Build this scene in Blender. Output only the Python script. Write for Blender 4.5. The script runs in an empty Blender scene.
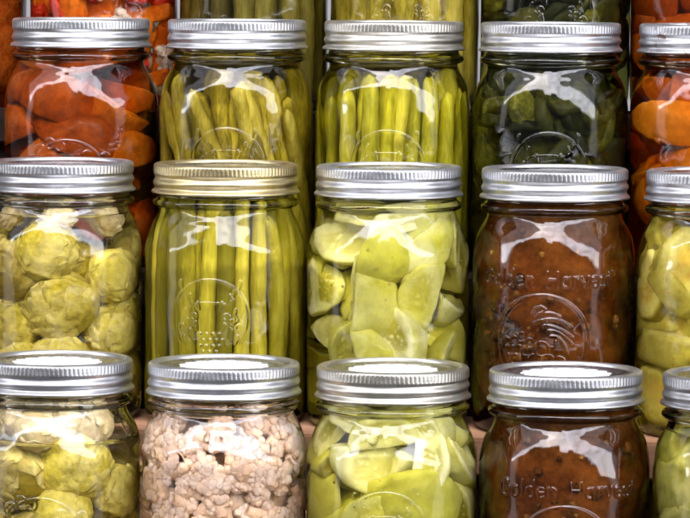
import bpy, math, random
import numpy as np
from mathutils import Vector, Matrix, noise as mnoise

MM = 0.001
PI = math.pi
rng = np.random.default_rng(11)
random.seed(11)
scene = bpy.context.scene
C = scene.collection

# ------------------------------------------------------------------ materials
def new_mat(name):
    m = bpy.data.materials.new(name)
    m.use_nodes = True
    nt = m.node_tree
    nt.nodes.clear()
    out = nt.nodes.new('ShaderNodeOutputMaterial')
    return m, nt, out

def N(nt, kind, **kw):
    n = nt.nodes.new(kind)
    for k, v in kw.items():
        if k in n.inputs:
            n.inputs[k].default_value = v
        else:
            setattr(n, k, v)
    return n

def ramp(nt, stops, interp='LINEAR'):
    r = nt.nodes.new('ShaderNodeValToRGB')
    cr = r.color_ramp
    cr.interpolation = interp
    while len(cr.elements) < len(stops):
        cr.elements.new(0.5)
    for e, (p, c) in zip(cr.elements, stops):
        e.position = p
        e.color = (*c, 1)
    return r

def mix(nt, fac, a, b, mode='MIX'):
    m = nt.nodes.new('ShaderNodeMix')
    m.data_type = 'RGBA'
    m.blend_type = mode
    m.clamp_factor = True
    for sock, v in ((m.inputs[0], fac), (m.inputs[6], a), (m.inputs[7], b)):
        if hasattr(v, 'is_linked') or hasattr(v, 'links'):
            nt.links.new(v, sock)
        elif isinstance(v, (int, float)):
            sock.default_value = v
        else:
            sock.default_value = (*v, 1)
    return m.outputs[2]

def math_n(nt, op, a, b=None, c=None):
    m = nt.nodes.new('ShaderNodeMath')
    m.operation = op
    for i, v in enumerate((a, b, c)):
        if v is None:
            continue
        if isinstance(v, (int, float)):
            m.inputs[i].default_value = v
        else:
            nt.links.new(v, m.inputs[i])
    return m.outputs[0]

def food(name, dark, mid, light, tone_col=None, scale=0.12, rough=0.45, stretch=(1, 1, 1), bump=0.25,
         speck=None, tone2_col=None, cell=0.0, sss=0.0, mottle=0.25, rand=0.35, spec=0.10, fine=0.8, trans=0.0):
    """mottled organic surface; coordinates in mm through object space"""
    m, nt, out = new_mat(name)
    tc = N(nt, 'ShaderNodeTexCoord')
    oi = N(nt, 'ShaderNodeObjectInfo')
    mp = N(nt, 'ShaderNodeMapping')
    mp.inputs['Scale'].default_value = tuple(1000 * scale * s for s in stretch)
    nt.links.new(tc.outputs['Object'], mp.inputs['Vector'])
    off = N(nt, 'ShaderNodeVectorMath', operation='ADD')
    sc = N(nt, 'ShaderNodeVectorMath', operation='SCALE')
    comb = N(nt, 'ShaderNodeCombineXYZ')
    for i in range(3):
        nt.links.new(oi.outputs['Random'], comb.inputs[i])
    nt.links.new(comb.outputs[0], sc.inputs[0])
    sc.inputs['Scale'].default_value = 37.0
    nt.links.new(mp.outputs[0], off.inputs[0])
    nt.links.new(sc.outputs[0], off.inputs[1])
    n1 = N(nt, 'ShaderNodeTexNoise', Scale=1.0, Detail=5.0, Roughness=0.6)
    nt.links.new(off.outputs[0], n1.inputs['Vector'])
    n2 = N(nt, 'ShaderNodeTexNoise', Scale=6.0, Detail=3.0, Roughness=0.6)
    nt.links.new(off.outputs[0], n2.inputs['Vector'])
    v = math_n(nt, 'ADD', n1.outputs['Fac'], math_n(nt, 'MULTIPLY', math_n(nt, 'SUBTRACT', n2.outputs['Fac'], 0.5), fine * 0.5))
    v = math_n(nt, 'ADD', v, math_n(nt, 'MULTIPLY', math_n(nt, 'SUBTRACT', oi.outputs['Random'], 0.5), rand))
    r = ramp(nt, [(0.25, dark), (0.5, mid), (0.75, light)])
    nt.links.new(v, r.inputs[0])
    col = r.outputs[0]
    if tone_col is not None:
        at = N(nt, 'ShaderNodeAttribute', attribute_name='tone')
        tv = math_n(nt, 'MULTIPLY', at.outputs['Fac'], math_n(nt, 'MULTIPLY', math_n(nt, 'ADD', n1.outputs['Fac'], -0.18), 1.9))
        col = mix(nt, tv, col, tone_col)
    mt = N(nt, 'ShaderNodeMapRange')
    mt.inputs['From Min'].default_value = 0.3; mt.inputs['From Max'].default_value = 0.7
    mt.inputs['To Min'].default_value = 1 - mottle; mt.inputs['To Max'].default_value = 1 + mottle
    n3 = N(nt, 'ShaderNodeTexNoise', Scale=2.6, Detail=6.0, Roughness=0.65)
    nt.links.new(off.outputs[0], n3.inputs['Vector'])
    nt.links.new(n3.outputs['Fac'], mt.inputs['Value'])
    vm = N(nt, 'ShaderNodeVectorMath', operation='SCALE')
    nt.links.new(col, vm.inputs[0])
    nt.links.new(mt.outputs[0], vm.inputs['Scale'])
    col = vm.outputs[0]
    if tone2_col is not None:
        at2 = N(nt, 'ShaderNodeAttribute', attribute_name='gel')
        col = mix(nt, at2.outputs['Fac'], col, tone2_col)
    if speck is not None:
        vo = N(nt, 'ShaderNodeTexNoise', Scale=9.0, Detail=2.0)
        nt.links.new(off.outputs[0], vo.inputs['Vector'])
        sp = ramp(nt, [(0.62, (0, 0, 0)), (0.72, (1, 1, 1))])
        nt.links.new(vo.outputs['Fac'], sp.inputs[0])
        col = mix(nt, sp.outputs[0], col, speck)
    p = N(nt, 'ShaderNodeBsdfPrincipled', Roughness=rough)
    p.inputs['Specular IOR Level'].default_value = spec
    if sss:
        p.inputs['Subsurface Weight'].default_value = sss
        p.inputs['Subsurface Radius'].default_value = (1.0, 0.8, 0.35)
        p.inputs['Subsurface Scale'].default_value = 0.004
    nt.links.new(col, p.inputs['Base Color'])
    if bump:
        b = N(nt, 'ShaderNodeBump', Strength=bump, Distance=0.0008)
        if cell:
            vr = N(nt, 'ShaderNodeTexVoronoi', Scale=cell, feature='SMOOTH_F1')
            nt.links.new(off.outputs[0], vr.inputs['Vector'])
            nt.links.new(math_n(nt, 'ADD', math_n(nt, 'MULTIPLY', vr.outputs['Distance'], -1.3), n2.outputs['Fac']), b.inputs['Height'])
        else:
            nt.links.new(n2.outputs['Fac'], b.inputs['Height'])
        nt.links.new(b.outputs[0], p.inputs['Normal'])
    sh = p.outputs[0]
    if trans:
        tl = N(nt, 'ShaderNodeBsdfTranslucent')
        nt.links.new(col, tl.inputs['Color'])
        ms = N(nt, 'ShaderNodeMixShader', Fac=trans)
        nt.links.new(sh, ms.inputs[1])
        nt.links.new(tl.outputs[0], ms.inputs[2])
        sh = ms.outputs[0]
    nt.links.new(sh, out.inputs[0])
    return m

def glass(name, col, sig=None, wav=0.16):
    m, nt, out = new_mat(name)
    g = N(nt, 'ShaderNodeBsdfRefraction', IOR=1.42, Roughness=0.0)
    g.inputs['Color'].default_value = (*col, 1)
    gl = N(nt, 'ShaderNodeBsdfGlossy', Roughness=0.0)
    fr = N(nt, 'ShaderNodeFresnel', IOR=1.46)
    ms = N(nt, 'ShaderNodeMixShader')
    tc = N(nt, 'ShaderNodeTexCoord')
    mp = N(nt, 'ShaderNodeMapping')
    mp.inputs['Scale'].default_value = (60, 60, 38)
    nt.links.new(tc.outputs['Object'], mp.inputs[0])
    oi = N(nt, 'ShaderNodeObjectInfo')
    n = N(nt, 'ShaderNodeTexNoise', Scale=1.0, Detail=1.5, noise_dimensions='4D')
    nt.links.new(mp.outputs[0], n.inputs['Vector'])
    nt.links.new(math_n(nt, 'MULTIPLY', oi.outputs['Random'], 40.0), n.inputs['W'])
    b = N(nt, 'ShaderNodeBump', Strength=wav, Distance=0.01)
    nt.links.new(n.outputs['Fac'], b.inputs['Height'])
    for q in (g, gl, fr):
        nt.links.new(b.outputs[0], q.inputs['Normal'])
    nt.links.new(fr.outputs[0], ms.inputs[0])
    nt.links.new(g.outputs[0], ms.inputs[1])
    nt.links.new(gl.outputs[0], ms.inputs[2])
    nt.links.new(ms.outputs[0], out.inputs[0])
    if sig:     # absorption per metre of brine or syrup
        va = N(nt, 'ShaderNodeVolumeAbsorption')
        d = max(sig) * 1.02
        va.inputs['Color'].default_value = tuple(1 - q / d for q in sig) + (1,)
        va.inputs['Density'].default_value = d
        nt.links.new(va.outputs[0], out.inputs['Volume'])
    return m

def metal(name, col, rough=0.3, spots=0.0):
    m, nt, out = new_mat(name)
    tc = N(nt, 'ShaderNodeTexCoord')
    mp = N(nt, 'ShaderNodeMapping')
    mp.inputs['Scale'].default_value = (60, 60, 400)
    nt.links.new(tc.outputs['Object'], mp.inputs[0])
    n = N(nt, 'ShaderNodeTexNoise', Scale=2.0, Detail=4.0)
    nt.links.new(mp.outputs[0], n.inputs['Vector'])
    r = ramp(nt, [(0.3, tuple(c * 0.80 for c in col)), (0.7, col)])
    nt.links.new(n.outputs['Fac'], r.inputs[0])
    oi = N(nt, 'ShaderNodeObjectInfo')
    sm = N(nt, 'ShaderNodeTexNoise', Scale=45.0, Detail=5.0, Roughness=0.7, noise_dimensions='4D')
    nt.links.new(tc.outputs['Object'], sm.inputs['Vector'])
    nt.links.new(math_n(nt, 'MULTIPLY', oi.outputs['Random'], 30.0), sm.inputs['W'])
    smr = ramp(nt, [(0.38, (0.72, 0.71, 0.69)), (0.60, (1, 1, 1))])
    nt.links.new(sm.outputs['Fac'], smr.inputs[0])
    col_s = mix(nt, 1.0, r.outputs[0], smr.outputs[0], 'MULTIPLY')
    p = N(nt, 'ShaderNodeBsdfPrincipled', Metallic=1.0)
    rr = N(nt, 'ShaderNodeMapRange')
    rr.inputs['To Min'].default_value = rough - 0.06
    rr.inputs['To Max'].default_value = rough + 0.08
    nt.links.new(n.outputs['Fac'], rr.inputs['Value'])
    nt.links.new(rr.outputs[0], p.inputs['Roughness'])
    if spots:
        s = N(nt, 'ShaderNodeTexNoise', Scale=170.0, Detail=3.0)
        nt.links.new(tc.outputs['Object'], s.inputs['Vector'])
        sr = ramp(nt, [(0.70 - spots, (0, 0, 0)), (0.74 - spots, (1, 1, 1))])
        nt.links.new(s.outputs['Fac'], sr.inputs[0])
        col_s = mix(nt, sr.outputs[0], col_s, (0.10, 0.06, 0.05))
        nt.links.new(math_n(nt, 'SUBTRACT', 1.0, sr.outputs[0]), p.inputs['Metallic'])
    nt.links.new(col_s, p.inputs['Base Color'])
    b = N(nt, 'ShaderNodeBump', Strength=0.10, Distance=0.0008)
    nt.links.new(math_n(nt, 'ADD', n.outputs['Fac'], math_n(nt, 'MULTIPLY', sm.outputs['Fac'], 1.5)), b.inputs['Height'])
    nt.links.new(b.outputs[0], p.inputs['Normal'])
    nt.links.new(p.outputs[0], out.inputs[0])
    return m

def paper():
    m, nt, out = new_mat('label_paper')
    tc = N(nt, 'ShaderNodeTexCoord')
    n = N(nt, 'ShaderNodeTexNoise', Scale=900.0, Detail=3.0)
    nt.links.new(tc.outputs['Object'], n.inputs['Vector'])
    r = ramp(nt, [(0.3, (0.66, 0.66, 0.67)), (0.7, (0.75, 0.75, 0.75))])
    nt.links.new(n.outputs['Fac'], r.inputs[0])
    p = N(nt, 'ShaderNodeBsdfPrincipled', Roughness=0.7)
    nt.links.new(r.outputs[0], p.inputs['Base Color'])
    nt.links.new(p.outputs[0], out.inputs[0])
    return m

def wood(name, a, b_):
    m, nt, out = new_mat(name)
    tc = N(nt, 'ShaderNodeTexCoord')
    mp = N(nt, 'ShaderNodeMapping')
    mp.inputs['Scale'].default_value = (7, 60, 160)
    nt.links.new(tc.outputs['Object'], mp.inputs[0])
    n = N(nt, 'ShaderNodeTexNoise', Scale=1.0, Detail=6.0, Roughness=0.65, Distortion=0.6)
    nt.links.new(mp.outputs[0], n.inputs['Vector'])
    r = ramp(nt, [(0.3, a), (0.7, b_)])
    nt.links.new(n.outputs['Fac'], r.inputs[0])
    p = N(nt, 'ShaderNodeBsdfPrincipled', Roughness=0.8)
    p.inputs['Specular IOR Level'].default_value = 0.0
    nt.links.new(r.outputs[0], p.inputs['Base Color'])
    bp = N(nt, 'ShaderNodeBump', Strength=0.3, Distance=0.001)
    nt.links.new(n.outputs['Fac'], bp.inputs['Height'])
    nt.links.new(bp.outputs[0], p.inputs['Normal'])
    nt.links.new(p.outputs[0], out.inputs[0])
    return m

M = dict(
    clear=glass('clear_brine_glass', (0.985, 0.985, 0.97), (1.5, 2.0, 9.0)),
    bubble=glass('bubble_glass', (1.0, 1.0, 1.0)),
    yellow=glass('yellow_brine_glass', (0.985, 0.98, 0.95), (2.0, 3.5, 22.0)),
    pink=glass('pink_brine_glass', (0.99, 0.97, 0.95), (0.3, 2.2, 4.5)),
    red=glass('red_syrup_glass', (0.98, 0.93, 0.88), (7.0, 26.0, 70.0)),
    amber=glass('amber_syrup_glass', (0.97, 0.92, 0.85), (21.0, 45.0, 88.0)),
    dim=glass('dark_brine_glass', (0.95, 0.95, 0.88), (15.0, 14.0, 34.0)),
    tin=metal('tin_band', (0.60, 0.61, 0.635), 0.37),
    tin_warm=metal('warm_tin_band', (0.61, 0.59, 0.52), 0.37),
    gold=metal('pale_gold_band', (0.60, 0.50, 0.27), 0.38),
    tin_spot=metal('spotted_tin_band', (0.60, 0.61, 0.635), 0.37, spots=0.06),
    disc=metal('lid_disc_metal', (0.42, 0.42, 0.43), 0.25),
    paper=paper(),
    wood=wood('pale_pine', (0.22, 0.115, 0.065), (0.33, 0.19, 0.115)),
    wood_shade_tone=wood('shaded_board', (0.010, 0.007, 0.006), (0.022, 0.016, 0.013)),  # rack wood with the shade of the gaps put into its colour
    bean=food('pickled_bean_skin', (0.18, 0.155, 0.010), (0.35, 0.30, 0.022), (0.52, 0.45, 0.06), scale=0.09, stretch=(1.6, 1.6, 0.3), bump=0.2, fine=0.7, rand=0.8, mottle=0.18),
    bean_olive=food('olive_bean_skin', (0.17, 0.13, 0.012), (0.35, 0.28, 0.026), (0.50, 0.41, 0.08), scale=0.10, stretch=(1.6, 1.6, 0.35), bump=0.3, fine=1.3, rand=0.6),
    bean_dull=food('dull_bean_skin', (0.08, 0.06, 0.012), (0.16, 0.13, 0.02), (0.26, 0.22, 0.05), scale=0.10, stretch=(1.6, 1.6, 0.35), bump=0.25),
    spear=food('pickled_spear_skin', (0.24, 0.22, 0.010), (0.40, 0.37, 0.02), (0.56, 0.51, 0.08), scale=0.09, stretch=(1.8, 1.8, 0.3), bump=0.2, fine=1.0, rand=0.5),
    sprout=food('sprout_leaf', (0.22, 0.155, 0.010), (0.42, 0.33, 0.025), (0.58, 0.48, 0.08), tone_col=(0.64, 0.54, 0.22), scale=0.06, bump=0.9, cell=5.0, fine=0.9, rand=0.8, mottle=0.25),
    sprout_tan=food('sprout_leaf_tan', (0.28, 0.19, 0.08), (0.42, 0.31, 0.14), (0.54, 0.43, 0.22), tone_col=(0.60, 0.51, 0.32), scale=0.06, bump=0.45, fine=0.9, mottle=0.28),
    cauli=food('cauliflower_curd', (0.74, 0.52, 0.35), (0.86, 0.66, 0.49), (0.92, 0.78, 0.63), scale=0.10, bump=0.3, cell=10.0, rand=0.3, rough=0.4, mottle=0.08, sss=0.25),
    tomato=food('green_tomato_flesh', (0.52, 0.50, 0.14), (0.66, 0.645, 0.29), (0.80, 0.785, 0.52), tone_col=(0.46, 0.44, 0.045), tone2_col=(0.40, 0.36, 0.025), scale=0.05, bump=0.25, rand=0.9, fine=0.8, sss=0.1, mottle=0.18),
    squash=food('squash_flesh', (0.40, 0.35, 0.06), (0.56, 0.50, 0.14), (0.70, 0.65, 0.28), tone_col=(0.34, 0.28, 0.03), tone2_col=(0.46, 0.29, 0.05), scale=0.06, bump=0.2, speck=(0.42, 0.24, 0.04), fine=0.9, mottle=0.2),
    cuke=food('cucumber_flesh', (0.34, 0.32, 0.06), (0.50, 0.47, 0.15), (0.64, 0.61, 0.32), tone_col=(0.20, 0.20, 0.02), tone2_col=(0.55, 0.48, 0.16), scale=0.06, bump=0.2, fine=0.9, mottle=0.2),
    peach=food('peach_flesh', (0.30, 0.075, 0.002), (0.44, 0.15, 0.004), (0.60, 0.28, 0.02), tone_col=(0.50, 0.19, 0.005), scale=0.06, bump=0.12, fine=0.8, mottle=0.22, sss=0.2),
    peach_red=food('red_peach_flesh', (0.15, 0.025, 0.002), (0.32, 0.085, 0.004), (0.52, 0.20, 0.010), tone_col=(0.30, 0.065, 0.003), scale=0.07, bump=0.2, fine=1.0, rough=0.3, mottle=0.35, rand=0.7),
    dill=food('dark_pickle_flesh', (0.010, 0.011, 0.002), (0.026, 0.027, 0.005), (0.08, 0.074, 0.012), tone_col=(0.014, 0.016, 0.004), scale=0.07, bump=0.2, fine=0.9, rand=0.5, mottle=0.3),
    carrot=food('carrot_flesh', (0.50, 0.08, 0.004), (0.66, 0.13, 0.006), (0.74, 0.20, 0.015), scale=0.1, bump=0.2),
    pepper=food('red_pepper_flesh', (0.32, 0.012, 0.006), (0.50, 0.02, 0.008), (0.60, 0.05, 0.012), scale=0.1, bump=0.15),
    amber_jelly=food('amber_relish', (0.045, 0.024, 0.009), (0.105, 0.057, 0.022), (0.20, 0.118, 0.046), scale=0.05, bump=0.25, fine=1.0, mottle=0.3),
    red_relish=food('red_relish', (0.08, 0.012, 0.003), (0.30, 0.055, 0.008), (0.48, 0.16, 0.03), scale=0.25, bump=0.8, fine=1.4, speck=(0.50, 0.26, 0.05)),
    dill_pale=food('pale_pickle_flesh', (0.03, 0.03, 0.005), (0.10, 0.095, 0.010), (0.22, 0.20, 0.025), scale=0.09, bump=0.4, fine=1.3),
    bit=food('relish_bit', (0.22, 0.15, 0.06), (0.34, 0.25, 0.10), (0.46, 0.36, 0.16), scale=0.3, bump=0.2),
    bit_brown=food('brown_relish_bit', (0.07, 0.038, 0.016), (0.12, 0.068, 0.028), (0.24, 0.15, 0.06), scale=0.3, bump=0.2, rand=0.9),
)

# ------------------------------------------------------------------ mesh helpers
def mesh_from(name, verts, faces, mat, smooth=True, tone=None, gel=None):
    """verts in mm (n,3); faces: list of arrays (quads / tris)"""
    me = bpy.data.meshes.new(name)
    v = np.asarray(verts, dtype=np.float64) * MM
    fl = [np.asarray(f) for f in faces if len(f)]
    nl = sum(f.size for f in fl)
    npoly = sum(len(f) for f in fl)
    me.vertices.add(len(v))
    me.vertices.foreach_set('co', v.ravel())
    me.loops.add(nl)
    me.polygons.add(npoly)
    me.loops.foreach_set('vertex_index', np.concatenate([f.ravel() for f in fl]).astype(np.int32))
    sizes = np.concatenate([np.full(len(f), f.shape[1]) for f in fl])
    starts = np.concatenate([[0], np.cumsum(sizes)[:-1]])
    me.polygons.foreach_set('loop_start', starts.astype(np.int32))
    me.update(calc_edges=True)
    if smooth:
        me.polygons.foreach_set('use_smooth', np.ones(npoly, dtype=bool))
    if tone is not None and isinstance(tone, tuple):
        tone, gel = tone
        at = me.attributes.new('gel', 'FLOAT', 'POINT')
        at.data.foreach_set('value', np.asarray(gel, dtype=np.float32))
    if tone is not None:
        at = me.attributes.new('tone', 'FLOAT', 'POINT')
        at.data.foreach_set('value', np.asarray(tone, dtype=np.float32))
    me.materials.append(mat)
    me.validate()
    return me

def link(name, data, parent=None, loc=(0, 0, 0)):
    o = bpy.data.objects.new(name, data)
    C.objects.link(o)
    o.location = Vector(loc) * MM
    if parent is not None:
        o.parent = parent
    return o

def grid_faces(nr, nc, closed=True):
    """rows nr, columns nc; closed around columns"""
    i = np.arange(nr - 1)[:, None]
    j = np.arange(nc if closed else nc - 1)[None, :]
    a = i * nc + j
    b = i * nc + (j + 1) % nc
    return np.stack([a, b, b + nc, a + nc], -1).reshape(-1, 4)

def catmull(pts, n):
    P = np.asarray(pts, float)
    d = np.concatenate([[0], np.cumsum(np.linalg.norm(np.diff(P, axis=0), axis=1))])
    t = np.linspace(0, d[-1], n)
    # monotone-ish cubic hermite with finite-difference tangents
    m = np.gradient(P, d, axis=0)
    k = np.clip(np.searchsorted(d, t) - 1, 0, len(d) - 2)
    h = (d[k + 1] - d[k])[:, None]
    s = ((t - d[k])[:, None]) / h
    return ((2 * s**3 - 3 * s**2 + 1) * P[k] + (s**3 - 2 * s**2 + s) * h * m[k]
            + (-2 * s**3 + 3 * s**2) * P[k + 1] + (s**3 - s**2) * h * m[k + 1])

_ico = {}
def ico(sub):
    if sub not in _ico:
        import bmesh
        bm = bmesh.new()
        bmesh.ops.create_icosphere(bm, subdivisions=sub, radius=1)
        bm.verts.ensure_lookup_table()
        v = np.array([p.co[:] for p in bm.verts])
        f = np.array([[q.index for q in p.verts] for p in bm.faces])
        bm.free()
        _ico[sub] = (v, f)
    return _ico[sub]

def nz(P, scale, seed=0.0, octv=3):
    off = Vector((seed * 13.7, seed * 7.1, seed * 3.3))
    return np.array([mnoise.fractal(Vector(p) * scale + off, 1.0, 2.0, octv) for p in P])

def rot_random(r):
    q = r.normal(size=4)
    q /= np.linalg.norm(q)
    w, x, y, z = q
    return np.array([[1-2*(y*y+z*z), 2*(x*y-z*w), 2*(x*z+y*w)], [2*(x*y+z*w), 1-2*(x*x+z*z), 2*(y*z-x*w)], [2*(x*z-y*w), 2*(y*z+x*w), 1-2*(x*x+y*y)]])

def euler_m(rx, ry, rz):
    from mathutils import Euler
    return np.array(Euler((math.radians(rx), math.radians(ry), math.radians(rz))).to_matrix())

# ------------------------------------------------------------------ jar profile
H = 127.0
PROF = catmull([(0.01, 3.0), (20, 2.6), (28, 2.2), (31, 0.4), (33.5, 0.0), (36, 0.9), (38.2, 3.4), (39.2, 7.5), (39.5, 13),
                (39.5, 30), (39.5, 50), (39.5, 70), (39.5, 79), (39.35, 84), (38.9, 88), (38.0, 92), (36.8, 95.6), (35.3, 98.6),
                (33.9, 101), (32.9, 103), (32.5, 104.6)], 400)
NECK = catmull([(32.5, 104.6), (32.7, 105.5), (34.2, 106.1), (35.5, 107.2), (35.7, 108.2), (35.3, 109.2), (34.0, 110), (33.2, 111), (33.2, 114),
                (33.2, 121), (33.0, 123.6), (32.2, 124.6)], 90)

def r_out(z):
    return np.interp(z, PROF[60:, 1], PROF[60:, 0]) if np.ndim(z) else float(np.interp(z, PROF[60:, 1], PROF[60:, 0]))
def r_in(z):
    z = np.asarray(z, float)
    ro = np.interp(z, np.concatenate([[3, 8], PROF[250:, 1], [126]]), np.concatenate([[35.5, 38.5], PROF[250:, 0], [32.3]]))
    return ro - 2.3

# --- raised marks moulded in the glass: polylines in (arc mm, height mm)
def arc(cx, cy, r, a0, a1, n=14, ry=None):
    t = np.radians(np.linspace(a0, a1, n))
    return [(cx + r * math.cos(q), cy + (ry or r) * math.sin(q)) for q in t]

GLYPH = {   # unit: x-height 1, cap height 1.6 ; (width, strokes)
    'G': (1.25, [arc(0.6, 0.8, 0.58, 50, 330, 18, 0.8), [(1.1, 0.42), (1.1, 0.75), (0.65, 0.75)]]),
    'o': (0.95, [arc(0.45, 0.5, 0.40, 0, 360, 18, 0.5)]),
    'l': (0.42, [[(0.18, 1.65), (0.18, 0.08), (0.30, 0.0)]]),
    'd': (1.0, [arc(0.42, 0.5, 0.38, 0, 360, 18, 0.5), [(0.80, 1.65), (0.80, 0.0)]]),
    'e': (0.95, [[(0.08, 0.52), (0.82, 0.52)] + arc(0.45, 0.5, 0.38, 5, 310, 16, 0.5)]),
    'n': (1.0, [[(0.12, 1.0), (0.12, 0.0)], arc(0.46, 0.58, 0.34, 180, 0, 10, 0.42) + [(0.80, 0.0)]]),
    'H': (1.45, [[(0.15, 1.55), (0.15, 0.0)], [(1.15, 1.55), (1.15, 0.0)], [(0.15, 0.8), (1.15, 0.8)]]),
    'a': (0.98, [arc(0.42, 0.5, 0.37, 0, 360, 18, 0.5), [(0.80, 1.0), (0.80, 0.0)]]),
    'r': (0.72, [[(0.12, 1.0), (0.12, 0.0)], arc(0.44, 0.60, 0.32, 180, 50, 8, 0.40)]),
    'v': (0.92, [[(0.05, 1.0), (0.44, 0.0), (0.82, 1.0)]]),
    's': (0.80, [arc(0.38, 0.74, 0.27, 50, 260, 10, 0.25) + arc(0.38, 0.25, 0.28, 90, -130, 10, 0.25)]),
    't': (0.70, [[(0.28, 1.4), (0.28, 0.15), (0.42, 0.0), (0.58, 0.08)], [(0.02, 0.98), (0.56, 0.98)]]),
    ' ': (0.75, []),
}
def text_strokes(txt, cx, base, size, spacing=0.16):
    w = sum(GLYPH[c][0] + spacing for c in txt) - spacing
    x = -w / 2
    out = []
    for c in txt:
        gw, st = GLYPH[c]
        for s in st:
            out.append([(cx + (x + px) * size, base + py * size) for px, py in s])
        x += gw + spacing
    return out

def harvest_marks(cx=-3.0):
    L = text_strokes('Golden Harvest', cx, 72.6, 4.6)
    c = (cx - 2.0, 46.5)
    R = 22.2
    lines = [(s, 0.42, 0.42) for s in L]
    lines.append((arc(cx + 35.2, 79.5, 0.9, 0, 360, 10), 0.25, 0.25))
    lines.append((arc(c[0], c[1], R, 0, 360, 90), 0.62, 0.55))
    u = lambda pts: [(c[0] + x * R, c[1] + y * R) for x, y in pts]
    # horn of plenty: curl, mouth ribs, fruit
    lines.append((u([(-0.20, 0.60), (-0.14, 0.72), (-0.02, 0.76), (0.08, 0.70), (0.02, 0.62), (-0.08, 0.60), (-0.12, 0.52)]), 0.5, 0.5))
    for p0, p1, p2 in [((-.09, .53), (.12, .62), (.38, .55)), ((.06, .47), (.35, .47), (.62, .31)), ((.06, .35), (.35, .29), (.65, .09)),
                       ((.15, .24), (.41, .18), (.65, -.06)), ((.20, .12), (.43, .02), (.58, -.38)), ((-.16, .40), (.0, .46), (.10, .42))]:
        q = [(2 * p1[i] - (p0[i] + p2[i]) / 2) for i in (0, 1)]
        pts = [tuple((1 - t) ** 2 * p0[i] + 2 * t * (1 - t) * q[i] + t * t * p2[i] for i in (0, 1)) for t in np.linspace(0, 1, 12)]
        lines.append((u(pts), 0.55, 0.55))
    for (x, y, r) in [(-0.80, -0.04, .09), (-0.62, -0.02, .11), (-0.44, 0.08, .10), (-0.26, -0.04, .10), (-0.72, -0.22, .10), (-0.53, -0.20, .11),
                      (-0.34, -0.22, .10), (0.0, -0.16, .16), (-0.60, -0.40, .11), (-0.40, -0.42, .11), (-0.16, -0.40, .12), (0.14, -0.42, .14), (0.38, -0.46, .14)]:
        lines.append((arc(c[0] + x * R, c[1] + y * R, r * R, -20, 300, 14), 0.42, 0.42))
    lines.append((u([(0.10, -0.02), (0.16, -0.12), (0.28, -0.10), (0.30, 0.02)]), 0.4, 0.4))
    return lines

def wreath_marks(cx=-2.0, cz=54.0, R=19.0):
    u = lambda pts: [(cx + x * R, cz + y * R) for x, y in pts]
    lines = [(arc(cx, cz, R, -40, 220, 80), 0.45, 0.42)]
    lines.append((u([(-0.55, 0.30)] + [(x, 0.30 + 0.12 * math.cos(x * 2)) for x in np.linspace(-0.5, 0.4, 10)]), 0.3, 0.3))
    r = random.Random(5)
    for k in range(9):            # leaves each side
        for s in (-1, 1):
            a = math.radians(20 + 16 * k)
            x, y = s * (0.78 - 0.05 * (k % 2)) * abs(math.cos(a)) , 0.75 - 0.17 * k
            if abs(x) < 0.2:
                x = s * 0.62
            d = 0.14 + 0.05 * r.random()
            ang = r.uniform(0.3, 1.1)
            lines.append((u([(x, y), (x + s * d * math.cos(ang) * .6, y + d * math.sin(ang)), (x + s * d * 0.2, y + d * 1.1), (x, y)]), 0.5, 0.55))
    for row in range(6):          # beaded triangle
        for k in range(6 - row if row > 2 else 4):
            x = -0.20 + 0.165 * k + (0.08 if row % 2 else 0) - 0.05
            y = -0.38 - 0.15 * row
            lines.append(([(cx + x * R, cz + y * R), (cx + x * R + 0.05, cz + y * R)], 0.62, 0.75))
    for s in (-1, 1):             # short lettering-like scrolls of the moulding
        for k in range(3):
            x = s * (0.42 + 0.16 * k)
            lines.append((u(arc(x, 0.05 - 0.14 * k, 0.08, 0, 250, 8)), 0.42, 0.45))
    return lines

def scroll_marks(cx=-2.0, cz=70.0):
    lines = []
    r = random.Random(9)
    for (x, z, q) in [(-14, 0, 3.2), (-9, 4, 2.6), (-4, 3, 2.4), (10, -2, 2.6), (-18, -6, 3.4), (2, -7, 3), (14, -8, 3.2), (19, -3, 2.2)]:
        lines.append((arc(cx + x, cz + z - 10, q, r.uniform(-60, 60), r.uniform(200, 330), 14), 0.5, 0.5))
    lines.append((arc(cx, cz - 24, 20, 35, 150, 40), 0.5, 0.45))
    lines.append(([(cx - 14, cz - 30), (cx + 12, cz - 22)], 0.35, 0.35))
    return lines

MARKS = {'harvest': harvest_marks, 'wreath': wreath_marks, 'scroll': scroll_marks, 'plain': lambda: []}

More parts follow.
